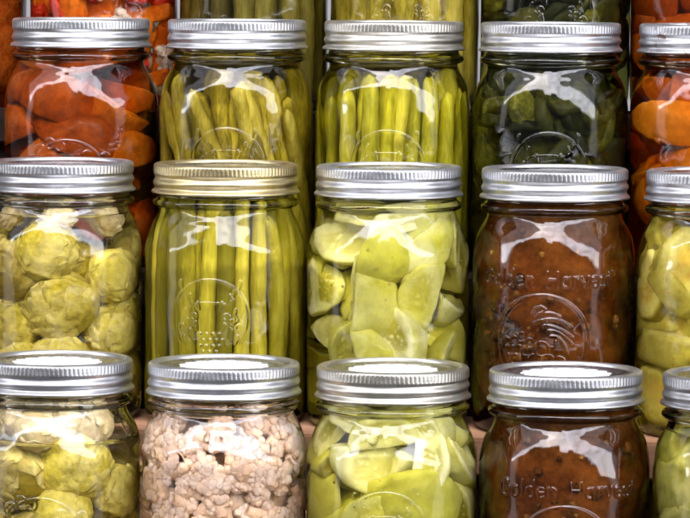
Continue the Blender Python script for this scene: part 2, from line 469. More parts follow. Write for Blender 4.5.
def glass_mesh(design, level, mat, key):
    """one closed lathe: outside wall, rim, inside of the headspace, liquid surface"""
    lines = MARKS[design]()
    if lines:
        zmarks = np.concatenate([np.array([p[1] for p in s]) for s, w, h in lines])
        zlo, zhi = zmarks.min() - 2, min(zmarks.max() + 2, 84)
        th_f = np.linspace(-1.05, 1.05, 400)
    else:
        zlo, zhi = 40, 41
        th_f = np.linspace(-1.05, 1.05, 64)
    th_b = np.linspace(1.05, 2 * PI - 1.05, 80)[1:-1]
    th = np.concatenate([th_f, th_b])          # 0 = front (-y)
    body_lo = PROF[(PROF[:, 1] < zlo) & (np.arange(len(PROF)) < 250)][::3]
    nz_ = int((zhi - zlo) / 0.22) if lines else 6
    zz = np.linspace(zlo, zhi, max(nz_, 4))
    body_m = np.stack([r_out(zz), zz], 1)
    hi = PROF[(PROF[:, 1] > zhi + 0.1)]
    body_hi = hi[::3] if len(hi) > 6 else hi
    zi = np.linspace(123.5, level + 1.5, 26)
    inner = np.stack([r_in(zi), zi], 1)
    rl = float(r_in(level + 1.5))
    men = np.array([(rl - 0.35, level + 0.75), (rl - 0.9, level + 0.3), (rl - 1.8, level + 0.06), (rl - 3.5, level), (rl * 0.5, level), (0.01, level)])
    rim = np.array([(31.4, 124.8), (30.9, 124.4)])
    prof = np.concatenate([body_lo, body_m, body_hi, NECK, rim, inner, men])
    nr, nc = len(prof), len(th)
    R = np.repeat(prof[:, :1], nc, 1)
    Z = np.repeat(prof[:, 1:], nc, 1)
    T = np.repeat(th[None, :], nr, 0)
    if lines:
        i0 = len(body_lo)
        i1 = i0 + len(body_m)
        S = (39.5 * T[i0:i1, :400]).copy()
        ZZ = Z[i0:i1, :400]
        hgt = np.zeros_like(S)
        ds, dz = S[0, 1] - S[0, 0], zz[1] - zz[0]
        for pts, w, h in lines:
            P = np.array(pts)
            for a, b in zip(P[:-1], P[1:]):
                mrg = 2.2 * w + 0.6
                j0 = max(0, int((min(a[0], b[0]) - mrg - S[0, 0]) / ds)); j1 = min(400, int((max(a[0], b[0]) + mrg - S[0, 0]) / ds) + 2)
                k0 = max(0, int((min(a[1], b[1]) - mrg - zz[0]) / dz)); k1 = min(len(zz), int((max(a[1], b[1]) + mrg - zz[0]) / dz) + 2)
                if j1 <= j0 or k1 <= k0:
                    continue
                px, py = S[k0:k1, j0:j1] - a[0], ZZ[k0:k1, j0:j1] - a[1]
                d = b - a
                t = np.clip((px * d[0] + py * d[1]) / max(d @ d, 1e-9), 0, 1)
                q = np.hypot(px - t * d[0], py - t * d[1])
                hh = h * 1.05 * np.exp(-(q / (1.38 * w)) ** 2 * 1.1)
                hgt[k0:k1, j0:j1] = np.maximum(hgt[k0:k1, j0:j1], hh)
        R[i0:i1, :400] += hgt
    # hand-made irregularity of pressed glass
    body = (Z > 6) & (Z < 100) & (np.arange(nr)[:, None] < len(body_lo) + len(body_m) + len(body_hi))
    R = R + body * (0.16 * np.sin(3 * T + Z * 0.05 + key) + 0.09 * np.sin(7 * T - Z * 0.13 + 2 * key) + 0.05 * np.sin(Z * 0.31 + 4 * T))
    # each mould has its own shoulder
    win = np.sin(np.clip((Z - 78) / 25, 0, 1) * PI) ** 2 * (np.arange(nr)[:, None] < len(body_lo) + len(body_m) + len(body_hi))
    R = R + win * (0.55 * math.sin(key * 1.7) * np.sin((Z - 78) / 25 * 2 * PI) + 0.30 * np.sin(2 * T + key) * np.sin((Z - 78) / 25 * 2 * PI + key * 0.6))
    X = R * np.sin(T)
    Y = -R * np.cos(T)
    v = np.stack([X, Y, Z], -1).reshape(-1, 3)
    return mesh_from('jar_glass', v, [grid_faces(nr, nc)], mat)

# ------------------------------------------------------------------ lids
def band_mesh(mat, seam=0.0):
    t = np.concatenate([np.linspace(0, 1.2, 7), np.linspace(1.4, 4.8, 10), np.linspace(5.0, 12.4, 34), np.linspace(12.6, 14.3, 9)])
    nk = 105
    nc = nk * 8
    th = np.linspace(0, 2 * PI, nc, endpoint=False)
    T, TH = np.meshgrid(t, th, indexing='ij')
    env = np.clip((T - 5) / 1.2, 0, 1) * np.clip((12.8 - T) / 1.2, 0, 1)
    frac = ((TH / (2 * PI) + 0.5 + seam) % 1.0) - 0.5
    Tt = T + env * 1.9 * frac
    base = np.interp(Tt, [0, 0.25, 0.6, 1.0, 1.5, 4.7, 5.1, 5.7, 6.6, 7.4, 8.4, 9.2, 10.0, 11.0, 11.7, 12.4, 12.9, 13.4, 13.8, 14.3],
                     [33.9, 34.5, 34.95, 35.2, 35.3, 35.3, 35.25, 34.95, 34.6, 34.75, 35.35, 35.6, 35.45, 34.85, 34.65, 34.95, 35.8, 36.25, 36.4, 36.3])
    k = np.exp(-((T - 3.0) / 1.75) ** 6)
    base = base + k * 0.26 * (np.abs(np.sin(TH * nk / 2)) ** 0.8 - 0.75)
    Z = H - T
    # top flat ring, inner edge turned down to the disc; underside of the lip
    inner = [(31.2, H - 1.9), (31.3, H - 0.9), (31.6, H - 0.25), (32.2, H + 0.02), (33.2, H + 0.05)]
    under = [(36.0, H - 14.45), (35.2, H - 14.2), (34.6, H - 13.4), (34.4, H - 11.5)]
    rows = [np.stack([np.full(nc, r), np.full(nc, z)], -1) for r, z in inner]
    rows += [np.stack([base[i], Z[i]], -1) for i in range(len(t))]
    rows += [np.stack([np.full(nc, r), np.full(nc, z)], -1) for r, z in under]
    A = np.array(rows)
    v = np.stack([A[..., 0] * np.sin(th), -A[..., 0] * np.cos(th), A[..., 1]], -1).reshape(-1, 3)
    return mesh_from('screw_band', v, [grid_faces(len(rows), nc)[:, ::-1]], mat)

def disc_mesh(mat):
    prof = [(33.0, H - 2.9), (33.0, H - 1.75), (31.0, H - 1.65), (30.0, H - 1.5), (29.0, H - 1.35), (28.0, H - 1.45), (27.2, H - 1.95), (26, H - 2.05), (12, H - 2.0), (0.01, H - 2.0)]
    p = np.array(prof)
    th = np.linspace(0, 2 * PI, 96, endpoint=False)
    v = np.stack([p[:, :1] * np.sin(th), -p[:, :1] * np.cos(th), np.repeat(p[:, 1:], 96, 1)], -1).reshape(-1, 3)
    return mesh_from('lid_disc', v, [grid_faces(len(p), 96)], mat)

def sticker_mesh(mat):
    n = 240
    th = np.linspace(0, 2 * PI, n, endpoint=False)
    rr = 16.6 + 4.4 * np.abs(np.sin(th * 8)) ** 0.6
    rows = [(rr, H - 1.98), (rr, H - 1.80), (rr * 0.9, H - 1.76), (rr * 0.5, H - 1.72), (rr * 0.01, H - 1.72)]
    v = np.concatenate([np.stack([r * np.sin(th), -r * np.cos(th), np.full(n, z)], -1) for r, z in rows])
    return mesh_from('paper_sticker', v, [grid_faces(5, n)], mat)

# ------------------------------------------------------------------ food pieces: (verts mm, faces, tone)
def bean(length, r, bend=0.0, seed=0, top=0.6, flat=0.85, lump=0.07):
    g = np.random.default_rng(seed)
    nr, nc = 44, 16
    s = np.linspace(0, 1, nr)
    ph = g.uniform(0, 6)
    rad = r * (1 + lump * np.sin(s * length * 0.42 + ph) + 0.05 * np.sin(s * 9 + ph * 2))
    cap = np.clip(np.minimum(s / 0.05, (1 - s) / (0.05 + 0.1 * (1 - top))), 0, 1)
    rad *= np.sqrt(1 - (1 - cap) ** 2) * (1 - (1 - top) * s ** 2) + 0.02
    th = np.linspace(0, 2 * PI, nc, endpoint=False)
    b2 = g.uniform(-0.6, 0.6)
    cx = bend * np.sin(s * PI) + b2 * np.sin(s * 2 * PI)
    cy = 0.5 * bend * np.sin(s * 1.6 * PI + ph)
    X = cx[:, None] + rad[:, None] * np.cos(th) * (1 + 0.05 * np.cos(3 * th + ph))
    Y = cy[:, None] + rad[:, None] * np.sin(th) * flat
    Z = np.repeat((s * length)[:, None], nc, 1)
    v = np.stack([X, Y, Z], -1).reshape(-1, 3)
    f = grid_faces(nr, nc)
    capf = np.array([[0] * 1])
    return v, [f], None

def convex(planes, sphere=None, cyl=None, sub=4, p=12, noise_amp=0.35, seed=0):
    """soft intersection of half spaces, a sphere (c,r) and a z cylinder radius; tone marks the skin"""
    d, f = ico(sub)
    inv = np.zeros(len(d))
    acc = []
    for n, dist in planes:
        n = np.array(n, float)
        n /= np.linalg.norm(n)
        q = np.maximum(d @ n, 1e-4) / dist
        acc.append(q)
    skin = None
    if sphere is not None:
        c, r = np.array(sphere[0], float), sphere[1]
        b = d @ c
        rs = b + np.sqrt(np.maximum(b * b - (c @ c) + r * r, 1e-6))
        skin = 1 / rs
        acc.append(skin)
    if cyl is not None:
        q = np.hypot(d[:, 0], d[:, 1]) / cyl
        skin = np.maximum(q, 1e-5)
        acc.append(skin)
    A = np.stack(acc)
    tot = (A ** p).sum(0)
    r = tot ** (-1 / p)
    tone = (skin ** p / tot) if skin is not None else np.zeros(len(d))
    v = d * r[:, None]
    if noise_amp:
        n1 = nz(v, 0.09, seed)
        v = v * (1 + noise_amp * 0.25 * n1)[:, None]
    return v, [f], tone

def wedge(R, ang, thick=1.0, seed=0):
    a = math.radians(ang / 2)
    c = (0, -R * 0.52, 0)
    # interior origin sits in the wedge; cut planes pass near the core line at y = -0.52R
    s = R * 0.52 * math.sin(a)
    v, f, t = convex([((math.cos(a), -math.sin(a), 0), s), ((-math.cos(a), -math.sin(a), 0), s)], sphere=(c, R), sub=5, p=34, seed=seed)
    g = np.random.default_rng(seed)
    rho = np.hypot(v[:, 0], v[:, 1] + R * 0.52) / R
    zz = np.abs(v[:, 2]) / R
    ss = lambda q, a0, b0: np.clip((q - a0) / (b0 - a0), 0, 1) ** 2 * (3 - 2 * np.clip((q - a0) / (b0 - a0), 0, 1))
    gel = (1.0 if seed % 2 == 0 else 0.6) * (1 - ss(t, 0.05, 0.3)) * ss(rho, 0.22, 0.32) * (1 - ss(rho + 0.25 * zz, 0.74, 0.84)) * (1 - ss(zz, 0.50, 0.62))
    seeds = np.clip(nz(v, 0.62, seed + 20, 1) * 3.2 - 0.6, 0, 1) * gel
    v = v + np.array([0, 0, 0]) - np.sign(v[:, :1]) * np.array([[math.cos(a), 0, 0]]) * (gel * 0.055 * R * (1 + 0.6 * nz(v, 0.25, seed + 9)) - seeds * 0.05 * R)[:, None]
    v = v * np.array([1, 1, thick])
    return v, f, (np.clip(t * 1.3 - 0.1, 0, 1), np.clip(gel * 0.9 - seeds * 0.8, 0, 1))

def sprout(R, seed=0):
    g = np.random.default_rng(seed)
    V, F, T = [], [], []
    d, f = ico(3)
    V.append(d * R * 0.90 * (1 + 0.08 * nz(d, 2.0, seed))[:, None]); F.append(f); T.append(np.zeros(len(d)))
    cnt = len(d)
    nleaf = 28
    nu, nv = 14, 25
    for k in range(nleaf):
        el = -60 + 130 * (k / nleaf)
        az = k * 137.5 + g.uniform(-15, 15)
        size = g.uniform(0.55, 0.8)
        u, w = np.meshgrid(np.linspace(0, 1, nu), np.linspace(-1, 1, nv), indexing='ij')
        wid = size * np.sin(np.clip(u * 0.86 + 0.14, 0, 1) * PI) ** 0.6
        alpha = (u * 1.25) * size            # from base towards tip
        beta = w * wid
        lift = 0.86 + 0.03 * k / nleaf + 0.075 * (1 - np.abs(w) ** 3) * (0.3 + 0.7 * u) + 0.025 * u ** 4 * g.uniform(0.2, 1.0) + 0.022 * np.sin(w * 6 + k) * u + 0.02 * np.sin(u * 8 + w * 4 + k)
        lat = alpha - 0.4
        x = np.cos(lat) * np.sin(beta); y = -np.cos(lat) * np.cos(beta); z = np.sin(lat)
        P = np.stack([x, y, z], -1).reshape(-1, 3) * (R * lift).reshape(-1, 1)
        ca, sa = math.cos(math.radians(el * 0.7)), math.sin(math.radians(el * 0.7))
        P = P @ np.array([[1, 0, 0], [0, ca, sa], [0, -sa, ca]])
        cz, sz = math.cos(math.radians(az)), math.sin(math.radians(az))
        P = P @ np.array([[cz, sz, 0], [-sz, cz, 0], [0, 0, 1]])
        V.append(P); F.append(grid_faces(nu, nv, False) + cnt)
        T.append(np.clip((g.uniform(0, 0.55) + u ** 3 * 0.5 + 0.6 * np.exp(-(w / 0.10) ** 2) * u + 0.18 * np.abs(np.sin(w * 9 + u * 5)) ** 6).ravel(), 0, 1))
        cnt += len(P)
    V = np.concatenate(V)
    V = V * (1 + 0.05 * nz(V, 0.12, seed + 3))[:, None]
    tri = [q for q in F if q.shape[1] == 3]; quad = [q for q in F if q.shape[1] == 4]
    return V, [np.concatenate(tri), np.concatenate(quad)], np.concatenate(T)

def floret(R, seed=0, stalk=True):
    g = np.random.default_rng(seed)
    V, F = [], []
    cnt = 0
    d, f = ico(3)
    d2, f2 = ico(2)
    n = 30
    for k in range(n):
        el = math.radians(g.uniform(-5, 90)); az = k * 2.4
        c = np.array([math.cos(el) * math.cos(az), math.cos(el) * math.sin(az), math.sin(el) * 0.8]) * R * 0.66
        r = R * g.uniform(0.18, 0.32)
        P = d * r
        P = P * (1 + 0.22 * nz(P + c, 0.5, seed) + 0.13 * nz(P + c, 1.2, seed + 5))[:, None] + c
        V.append(P); F.append(f + cnt); cnt += len(P)
    if stalk:
        nr, nc = 8, 14
        s = np.linspace(0, 1, nr); th = np.linspace(0, 2 * PI, nc, endpoint=False)
        rad = R * (0.58 - 0.28 * s)
        v = np.stack([rad[:, None] * np.cos(th), rad[:, None] * np.sin(th), np.repeat((R * 0.3 - s * R * 1.3)[:, None], nc, 1)], -1).reshape(-1, 3)
        v = np.concatenate([v, [[0, 0, -R * 1.02]]])
        q = grid_faces(nr, nc)[:, ::-1]
        capt = np.array([[(nr - 1) * nc + j, (nr - 1) * nc + (j + 1) % nc, nr * nc] for j in range(nc)])
        V.append(v); F.append(capt + cnt); 
        return np.concatenate(V), [np.concatenate(F), q + cnt], None
    return np.concatenate(V), [np.concatenate(F)], None

def crumb(R, seed=0):
    d, f = ico(3)
    v = d * R * (1 + 0.35 * nz(d, 1.3, seed) + 0.2 * nz(d, 3.5, seed + 2))[:, None]
    return v, [f], None

def slab(R, h, seed=0):
    v, f, t = convex([((0, 0, 1), h / 2), ((0, 0, -1), h / 2)], cyl=R, sub=4, p=11, seed=seed)
    ang = np.arctan2(v[:, 1], v[:, 0])
    k = 1 + 0.05 * np.cos(3 * ang + seed) + 0.02 * np.cos(7 * ang)
    v = v * np.stack([k, k, np.ones_like(k)], 1)
    rr = np.hypot(v[:, 0], v[:, 1]) / R
    mid = (1 - np.clip(t * 3, 0, 1)) * np.exp(-(rr / 0.5) ** 4) * (0.45 + 0.55 * np.clip(nz(v, 0.35, seed + 11) * 2 + 0.5, 0, 1))
    return v, f, (t, mid)

def crescent(R, ang, seed=0, bend=0.35):
    v, f, t = wedge(R, ang, 1.15, seed)
    t = t[0]
    z = v[:, 2]
    v = v.copy()
    v[:, 1] -= bend * z * z / R * 0.6
    return v, f, t

def lump(R, seed=0, asp=(1, 0.7, 1.2)):
    d, f = ico(4)
    v = d * R * (1 + 0.30 * nz(d, 1.1, seed) + 0.12 * nz(d, 3.0, seed + 1))[:, None] * np.array(asp)
    return v, [f], np.clip(nz(d, 1.2, seed + 4) + 0.3, 0, 1)

def stick(w, l, seed=0):
    v, f, t = convex([((1, 0, 0), w), ((-1, 0, 0), w), ((0, 1, 0), w), ((0, -1, 0), w), ((0, 0, 1), l), ((0, 0, -1), l)], sub=4, p=16, seed=seed)
    return v, f, None

_lib = {}
def lib(kind, k):
    key = (kind, k)
    if key in _lib:
        return _lib[key]
    s = k + 1
    if kind == 'wedge': r = wedge(1.12 * 15, 56 + 13 * (k % 4), 0.95 + 0.1 * (k % 3), s)
    elif kind == 'sprout': r = sprout(15, s)
    elif kind == 'floret': r = floret(10, s)
    elif kind == 'crumb': r = crumb(10, s)
    elif kind == 'slab': r = slab(15, 15, s)
    elif kind == 'slice': r = slab(15, 8, s)
    elif kind == 'peach': r = crescent(17.5, 54 + 13 * (k % 3), s)
    elif kind == 'lump': r = lump(13, s)
    elif kind == 'stick': r = stick(4.5, 16, s)
    _lib[key] = r
    return r

# ------------------------------------------------------------------ placing food inside one jar
class Fill:
    def __init__(self, jar, level):
        self.jar, self.level, self.done = jar, level, []
    def put(self, name, shape, mat, c, rot, sc=1.0, zmax=None):
        v, f, t = shape
        P = (v * sc) @ np.asarray(rot).T + np.array(c, float)
        zt = self.level + 6 if zmax is None else zmax
        # keep inside: slide the piece, then press it flat against the wall
        for _ in range(3):
            over = P[:, 2].max() - zt
            if over > 0: P[:, 2] -= over
            under = 4.2 - P[:, 2].min()
            if under > 0: P[:, 2] += under
        rr = np.hypot(P[:, 0], P[:, 1]); lim = r_in(P[:, 2]) - 0.35
        ex = np.maximum(rr - lim, 0)
        if ex.max() > 1.3:
            i = ex.argmax(); dirn = P[i, :2] / rr[i]
            P[:, :2] -= dirn * (ex.max() - 1.3)
            rr = np.hypot(P[:, 0], P[:, 1])
        k = np.where(rr > lim - 1.5, (lim - 1.5 + 1.5 * np.tanh((rr - lim + 1.5) / 1.5)) / np.maximum(rr, 1e-6), 1.0)
        P[:, :2] *= k[:, None]
        P[:, 2] = np.clip(P[:, 2], 3.6, 121.5)
        o = P.mean(0)
        me = mesh_from(name, P - o, f, mat, tone=t)
        ob = link(name, me, self.jar, o)
        self.done.append((o, np.ptp(P, axis=0).max() / 2))
        return ob
    def front(self, name, kind, k, mat, x, z, size, rot, base, zmax=None):
        """size = radius in mm ; placed against the front wall"""
        sc = size / base
        R = float(r_in(min(z, 100))) - size * 0.55
        x = max(-R * 0.98, min(R * 0.98, x))
        y = -math.sqrt(max(R * R - x * x, 0.0))
        return self.put(name, lib(kind, k), mat, (x, y, z), rot, sc, zmax)
    def scatter(self, name, kind, mats, n, size, base, rmin, rmax, zmin, zmax, g, sep=1.1, front_only=False, variants=5, rot=None):
        cnt = 0
        for _ in range(n * 40):
            if cnt >= n: break
            ph = g.uniform(-PI, PI) if not front_only else g.uniform(-2.0, 2.0)
            z = g.uniform(zmin, zmax)
            R = min(math.sqrt(g.uniform(rmin ** 2, rmax ** 2)), float(r_in(z)) - size * 0.5)
            p = np.array([R * math.sin(ph), -R * math.cos(ph), z])
            if any(np.linalg.norm(p - q) < sep * (size * 0.5 + rad * 0.5) for q, rad in self.done):
                continue
            m = mats[int(g.integers(len(mats)))]
            self.put(name, lib(kind, int(g.integers(variants))), m, p, rot_random(g) if rot is None else rot(g, ph), g.uniform(0.8, 1.15) * size / base)
            cnt += 1
    def core(self, name, mat, R=22, z0=5, z1=None):
        """densely packed middle of the jar that one cannot see into"""
        z1 = z1 or self.level - 4
        nr, nc = 60, 72
        s = np.linspace(0, 1, nr); th = np.linspace(0, 2 * PI, nc, endpoint=False)
        Z = z0 + (z1 - z0) * s
        rad = np.minimum(R, r_in(Z) - 3) * np.sqrt(np.clip(1 - (2 * np.abs(s - 0.5)) ** 10, 0.0, 1)) + 0.01
        v = np.stack([rad[:, None] * np.sin(th), -rad[:, None] * np.cos(th), np.repeat(Z[:, None], nc, 1)], -1).reshape(-1, 3)
        k = 1 + 0.10 * nz(v, 0.09, R)
        v[:, :2] *= k[:, None]
        o = link(name, mesh_from(name, v, [grid_faces(nr, nc)], mat), self.jar)
        return o

def standing(F, name, mat, n, radius, length, r, g, zt, tilt=3.0, wedge_top=0.6, ph0=-1.9, ph1=1.9, ring=True, lump_=0.07, lean=0):
    """beans or spears standing against the wall"""
    for k in range(n):
        ph = ph0 + (ph1 - ph0) * (k + 0.5) / n + g.uniform(-0.03, 0.03)
        L = length * g.uniform(0.90, 1.03)
        rr = r * g.uniform(0.85, 1.12)
        sh = bean(L, rr, g.uniform(-2.0, 2.0), int(g.integers(1e6)), wedge_top * g.uniform(0.8, 1.2), g.uniform(0.8, 0.95), lump_)
        rot = euler_m(g.normal() * tilt * 0.5, g.normal() * tilt, g.uniform(0, 360)) if True else None
        zr = euler_m(0, 0, g.uniform(0, 360))
        tl = euler_m(0, 0, math.degrees(ph)) @ euler_m(g.normal() * tilt * 0.4, g.normal() * tilt + lean, 0) @ euler_m(0, 0, -math.degrees(ph))
        ph = ph - math.radians(lean) * 1.4
        F.put(name, sh, mat, (radius * math.sin(ph), -radius * math.cos(ph), 4 + g.uniform(0, 3)), tl @ zr, 1.0, zmax=zt + 3)

def bubbles(F, n, g, zlo, zhi, span=0.9):
    """tiny air bubbles clinging to the inside of the front wall"""
    d, f = ico(3)
    for _ in range(n):
        ph = g.uniform(-span, span); z = g.uniform(zlo, zhi); r = g.uniform(0.35, 0.8)
        R = float(r_out(z)) - 1.2 - r
        me = mesh_from('air_bubble', d * r, [f[:, ::-1]], M['bubble'])
        link('air_bubble', me, F.jar, (R * math.sin(ph), -R * math.cos(ph), z))

# ------------------------------------------------------------------ jars
BANDS = {}
def new_jar(name, label, group, a, b, z, turn, design, level, gmat, band='tin', sticker=False):
    jar = bpy.data.objects.new(name, None)
    C.objects.link(jar)
    jar.empty_display_size = 0.03
    jar.location = Vector((a, b, z)) * MM
    jar.rotation_euler = (0, 0, math.radians(turn))
    jar['label'] = label
    jar['category'] = 'jar'
    jar['group'] = group
    seam = round(0.22 * (((a * 0.37 + b * 0.11) % 1.0) - 0.5), 2)
    link('jar_glass', glass_mesh(design, level, M[gmat], a * 0.1 + b), jar)
    bo = link('screw_band', band_mesh(M[band], seam), jar)
    if 'disc' not in BANDS:
        BANDS['disc'] = disc_mesh(M['disc'])
        BANDS['sticker'] = sticker_mesh(M['paper'])
    lid = link('lid_disc', BANDS['disc'], jar)
    if sticker:
        st = link('paper_sticker', BANDS['sticker'], lid)
        st.rotation_euler = (0, 0, a)
    return jar, Fill(jar, level)

# rows: depth b and shelf height z (mm)
ROWS = {1: (0.0, 60.0), 2: (90.1, 147.5), 3: (174.0, 216.1), 4: (257.7, 294.0)}
VIEW = 7.8      # the camera stands this many degrees off the shelf's own front

def kit_beans(F, g, mat, zt, r=4.6, n=13, tilt=2.0, L=92, top=0.85, lump_=0.05, R0=31.0, lean=0):
    standing(F, 'green_bean', mat, n, R0, L, r, g, zt, tilt, top, lump_=lump_, lean=lean)
    standing(F, 'green_bean', mat, 8, 21.0, L, r * 1.05, g, zt, tilt, top, lump_=lump_)
    standing(F, 'green_bean', mat, 6, 30.0, L, r, g, zt, tilt, top, ph0=1.95, ph1=2 * PI - 1.95, lump_=lump_)
    standing(F, 'green_bean', mat, 6, 11.0, L, r * 1.1, g, zt, tilt, top, ph0=-PI, ph1=PI, lump_=lump_)

def wedge_rot(g):
    return rot_random(g)

def kit_tomato(F, g, fronts, mat):
    for i, (x, z, s) in enumerate(fronts):
        # turn a cut face or the skin roughly to the front
        face = int(g.uniform() < 0.55)
        r0 = euler_m(g.uniform(-35, 35), g.uniform(0, 360), 0) @ euler_m(0, 0, (g.uniform(40, 75) * g.choice([-1, 1])) if face else 180 + g.uniform(-40, 40))
        F.front('tomato_wedge', 'wedge', i % 8, mat, x, z, s, r0, 12.5)
    F.scatter('tomato_wedge', 'wedge', [mat], 26, 13, 12.5, 18, 27, 10, F.level - 4, g, 0.75, variants=8)
    F.scatter('tomato_wedge', 'wedge', [mat], 12, 14, 12.5, 0, 14, 10, F.level - 6, g, 0.6, variants=8)

def kit_sprouts(F, g, fronts, mat, tan):
    for i, (x, z, s, t) in enumerate(fronts):
        F.front('sprout', 'sprout', i % 5, tan if t else mat, x, z, s, rot_random(g), 15, F.level + 20 if t else None)
    F.scatter('sprout', 'sprout', [mat], 14, 14, 15, 16, 26, 12, F.level - 8, g, 0.85)
    F.scatter('sprout', 'sprout', [mat], 5, 15, 15, 0, 8, 12, F.level - 12, g, 0.7)

def kit_peach(F, g, fronts, mat):
    for i, (x, z, s) in enumerate(fronts):
        r0 = euler_m(g.uniform(-30, 30), g.uniform(50, 130), 0) @ euler_m(0, 0, 180 + g.uniform(-35, 35))
        F.front('peach_slice', 'peach', i % 5, mat, x, z, s, r0, 13)
    F.scatter('peach_slice', 'peach', [mat], 22, 14, 13, 16, 26, 12, F.level - 5, g, 0.8)
    F.scatter('peach_slice', 'peach', [mat], 8, 15, 13, 0, 12, 12, F.level - 8, g, 0.7)

def G(s):
    return np.random.default_rng(s)

g1, g2, g3, g4 = ('jars in the front row of the stepped rack', 'jars in the second row of the stepped rack',
                  'jars in the third row of the stepped rack', 'jars in the back row of the stepped rack')

# ---- front row
def A(i): return [-145.4, -66.0, 13.4, 93.6, 173.4][i]
b, z = ROWS[1]
j, F = new_jar('jar_of_sprouts', 'front row jar of yellow green sprouts, tan tops above the brine, white sticker on lid', g1, A(0), b, z, VIEW - 4, 'scroll', 89, 'clear', 'tin', True)
kit_sprouts(F, G(21), [(-16, 73, 16, 0), (14, 79, 17, 0), (7, 57, 14, 0), (29, 66, 13, 0), (-5, 98, 13, 1), (21, 99, 12, 1), (-28, 99, 11, 1), (8, 106, 9, 1), (-16, 107, 9, 1), (-28, 52, 14, 0), (-8, 45, 15, 0)], M['sprout'], M['sprout_tan'])
bubbles(F, 9, G(1), 55, 84)

j, F = new_jar('jar_of_cauliflower', 'jar packed with pinkish cauliflower florets, white scalloped sticker on its silver lid', g1, A(1), b, z, VIEW + 5, 'plain', 103, 'pink', 'tin', True)
g = G(5)
for i, (x, zz, s) in enumerate([(-25, 99, 12), (14, 100, 14), (-6, 93, 12), (-22, 84, 13), (28, 88, 14), (6, 82, 13), (-9, 74, 12), (19, 76, 11), (-2, 100, 11), (30, 98, 10), (-31, 92, 10)]):
    F.front('cauliflower_floret', 'floret', i % 6, M['cauli'], x, zz, s * 0.74, euler_m(g.uniform(20, 110), g.uniform(-40, 40), g.uniform(-60, 60)), 10)
F.scatter('cauliflower_floret', 'floret', [M['cauli']], 84, 7.2, 10, 26, 32, 54, 99, g, 0.46, front_only=True, variants=6)
F.scatter('cauliflower_crumb', 'floret', [M['cauli']], 4, 3.4, 10, 29, 33, 40, 84, g, 0.55, front_only=True, variants=5)
F.core('packed_cauliflower', M['cauli'], 22.5)

j, F = new_jar('jar_of_green_tomatoes', 'front row jar of pale green tomato wedges, warm silver band and white scalloped sticker', g1, A(2), b, z, VIEW - 2, 'wreath', 107, 'yellow', 'tin_warm', True)
kit_tomato(F, G(8), [(-17, 104, 12), (12, 105, 11), (-15, 83, 16), (11, 67, 17), (28, 85, 13), (17, 84, 13), (-31, 97, 11), (-30, 79, 10), (-5, 99, 13), (-30, 64, 14), (-8, 60, 14), (31, 64, 12)], M['tomato'])
bubbles(F, 6, G(2), 55, 90)

def amber(F, g, pulp):
    F.core('amber_relish', M['amber_jelly'], 26.0, 4.5, 121)
    F.done = []
    for k in range(9):
        ph = g.uniform(-1.1, 0.7); zz = g.uniform(45, 90); R = g.uniform(28.5, 33)
        F.put('relish_seed', lib('crumb', k % 5), M['bit'], (R * math.sin(ph), -R * math.cos(ph), zz), rot_random(g), g.uniform(0.05, 0.13))
    for k in range(70 if pulp else 16):
        ph = g.uniform(-1.3, 0.1) if (pulp and k % 3) else g.uniform(-1.3, 1.3); zz = g.uniform(32, 62) if (pulp and k % 4) else g.uniform(36, 98)
        R = g.uniform(26, 32)
        F.put('relish_chunk', lib('crumb', k % 5), M['bit_brown'], (R * math.sin(ph), -R * math.cos(ph), zz), rot_random(g), g.uniform(0.08, 0.24))

j, F = new_jar('jar_of_amber_relish', 'front row jar of dark amber relish with moulded lettering, white sticker on its lid', g1, A(3), b, z, VIEW + 4, 'harvest', 112, 'amber', 'tin', True)
amber(F, G(31), False)

j, F = new_jar('jar_of_cucumbers', 'front row jar of pale cucumber pieces with green skin, at the right edge', g1, A(4), b, z, VIEW, 'plain', 99, 'yellow', 'tin', True)
g = G(14)
for i, (x, zz, s, rr) in enumerate([(-24, 76, 19, (75, 10, 20)), (-30, 100, 12, (60, 40, 0)), (-10, 95, 15, (20, 60, 0)), (-6, 68, 15, (80, 0, 0)), (-31, 48, 15, (85, 20, 0)), (14, 80, 16, (70, 0, 10))]):
    F.front('cucumber_slice', 'slab', i % 4, M['cuke'], x, zz, s, euler_m(*rr), 15)
F.scatter('cucumber_slice', 'slab', [M['cuke']], 20, 14, 15, 14, 26, 12, 92, g, 0.8, variants=4)

# ---- second row
def B(i): return [-162.8, -80.9, -0.5, 80.4, 159.8][i]
b, z = ROWS[2]
j, F = new_jar('jar_of_sprouts', 'second row jar of pale green sprouts at the left edge, silver band without sticker', g2, B(0), b, z, VIEW - 4, 'plain', 100, 'clear', 'tin')
kit_sprouts(F, G(33), [(-4, 84, 15, 0), (-23, 73, 16, 0), (4, 57, 18, 0), (28, 71, 14, 0), (27, 43, 15, 0), (-23, 47, 15, 0), (-22, 100, 9, 1), (25, 99, 10, 1), (3, 101, 9, 1), (3, 30, 15, 0)], M['sprout'], M['sprout_tan'])
bubbles(F, 8, G(3), 40, 90)

j, F = new_jar('jar_of_green_beans', 'jar of upright green beans closed with the pale gold band', g2, B(1), b, z, VIEW - 6, 'wreath', 109, 'yellow', 'gold')
kit_beans(F, G(40), M['bean'], 110, 4.2, 14, 2.0, 107, 0.9, 0.035, 31.0)

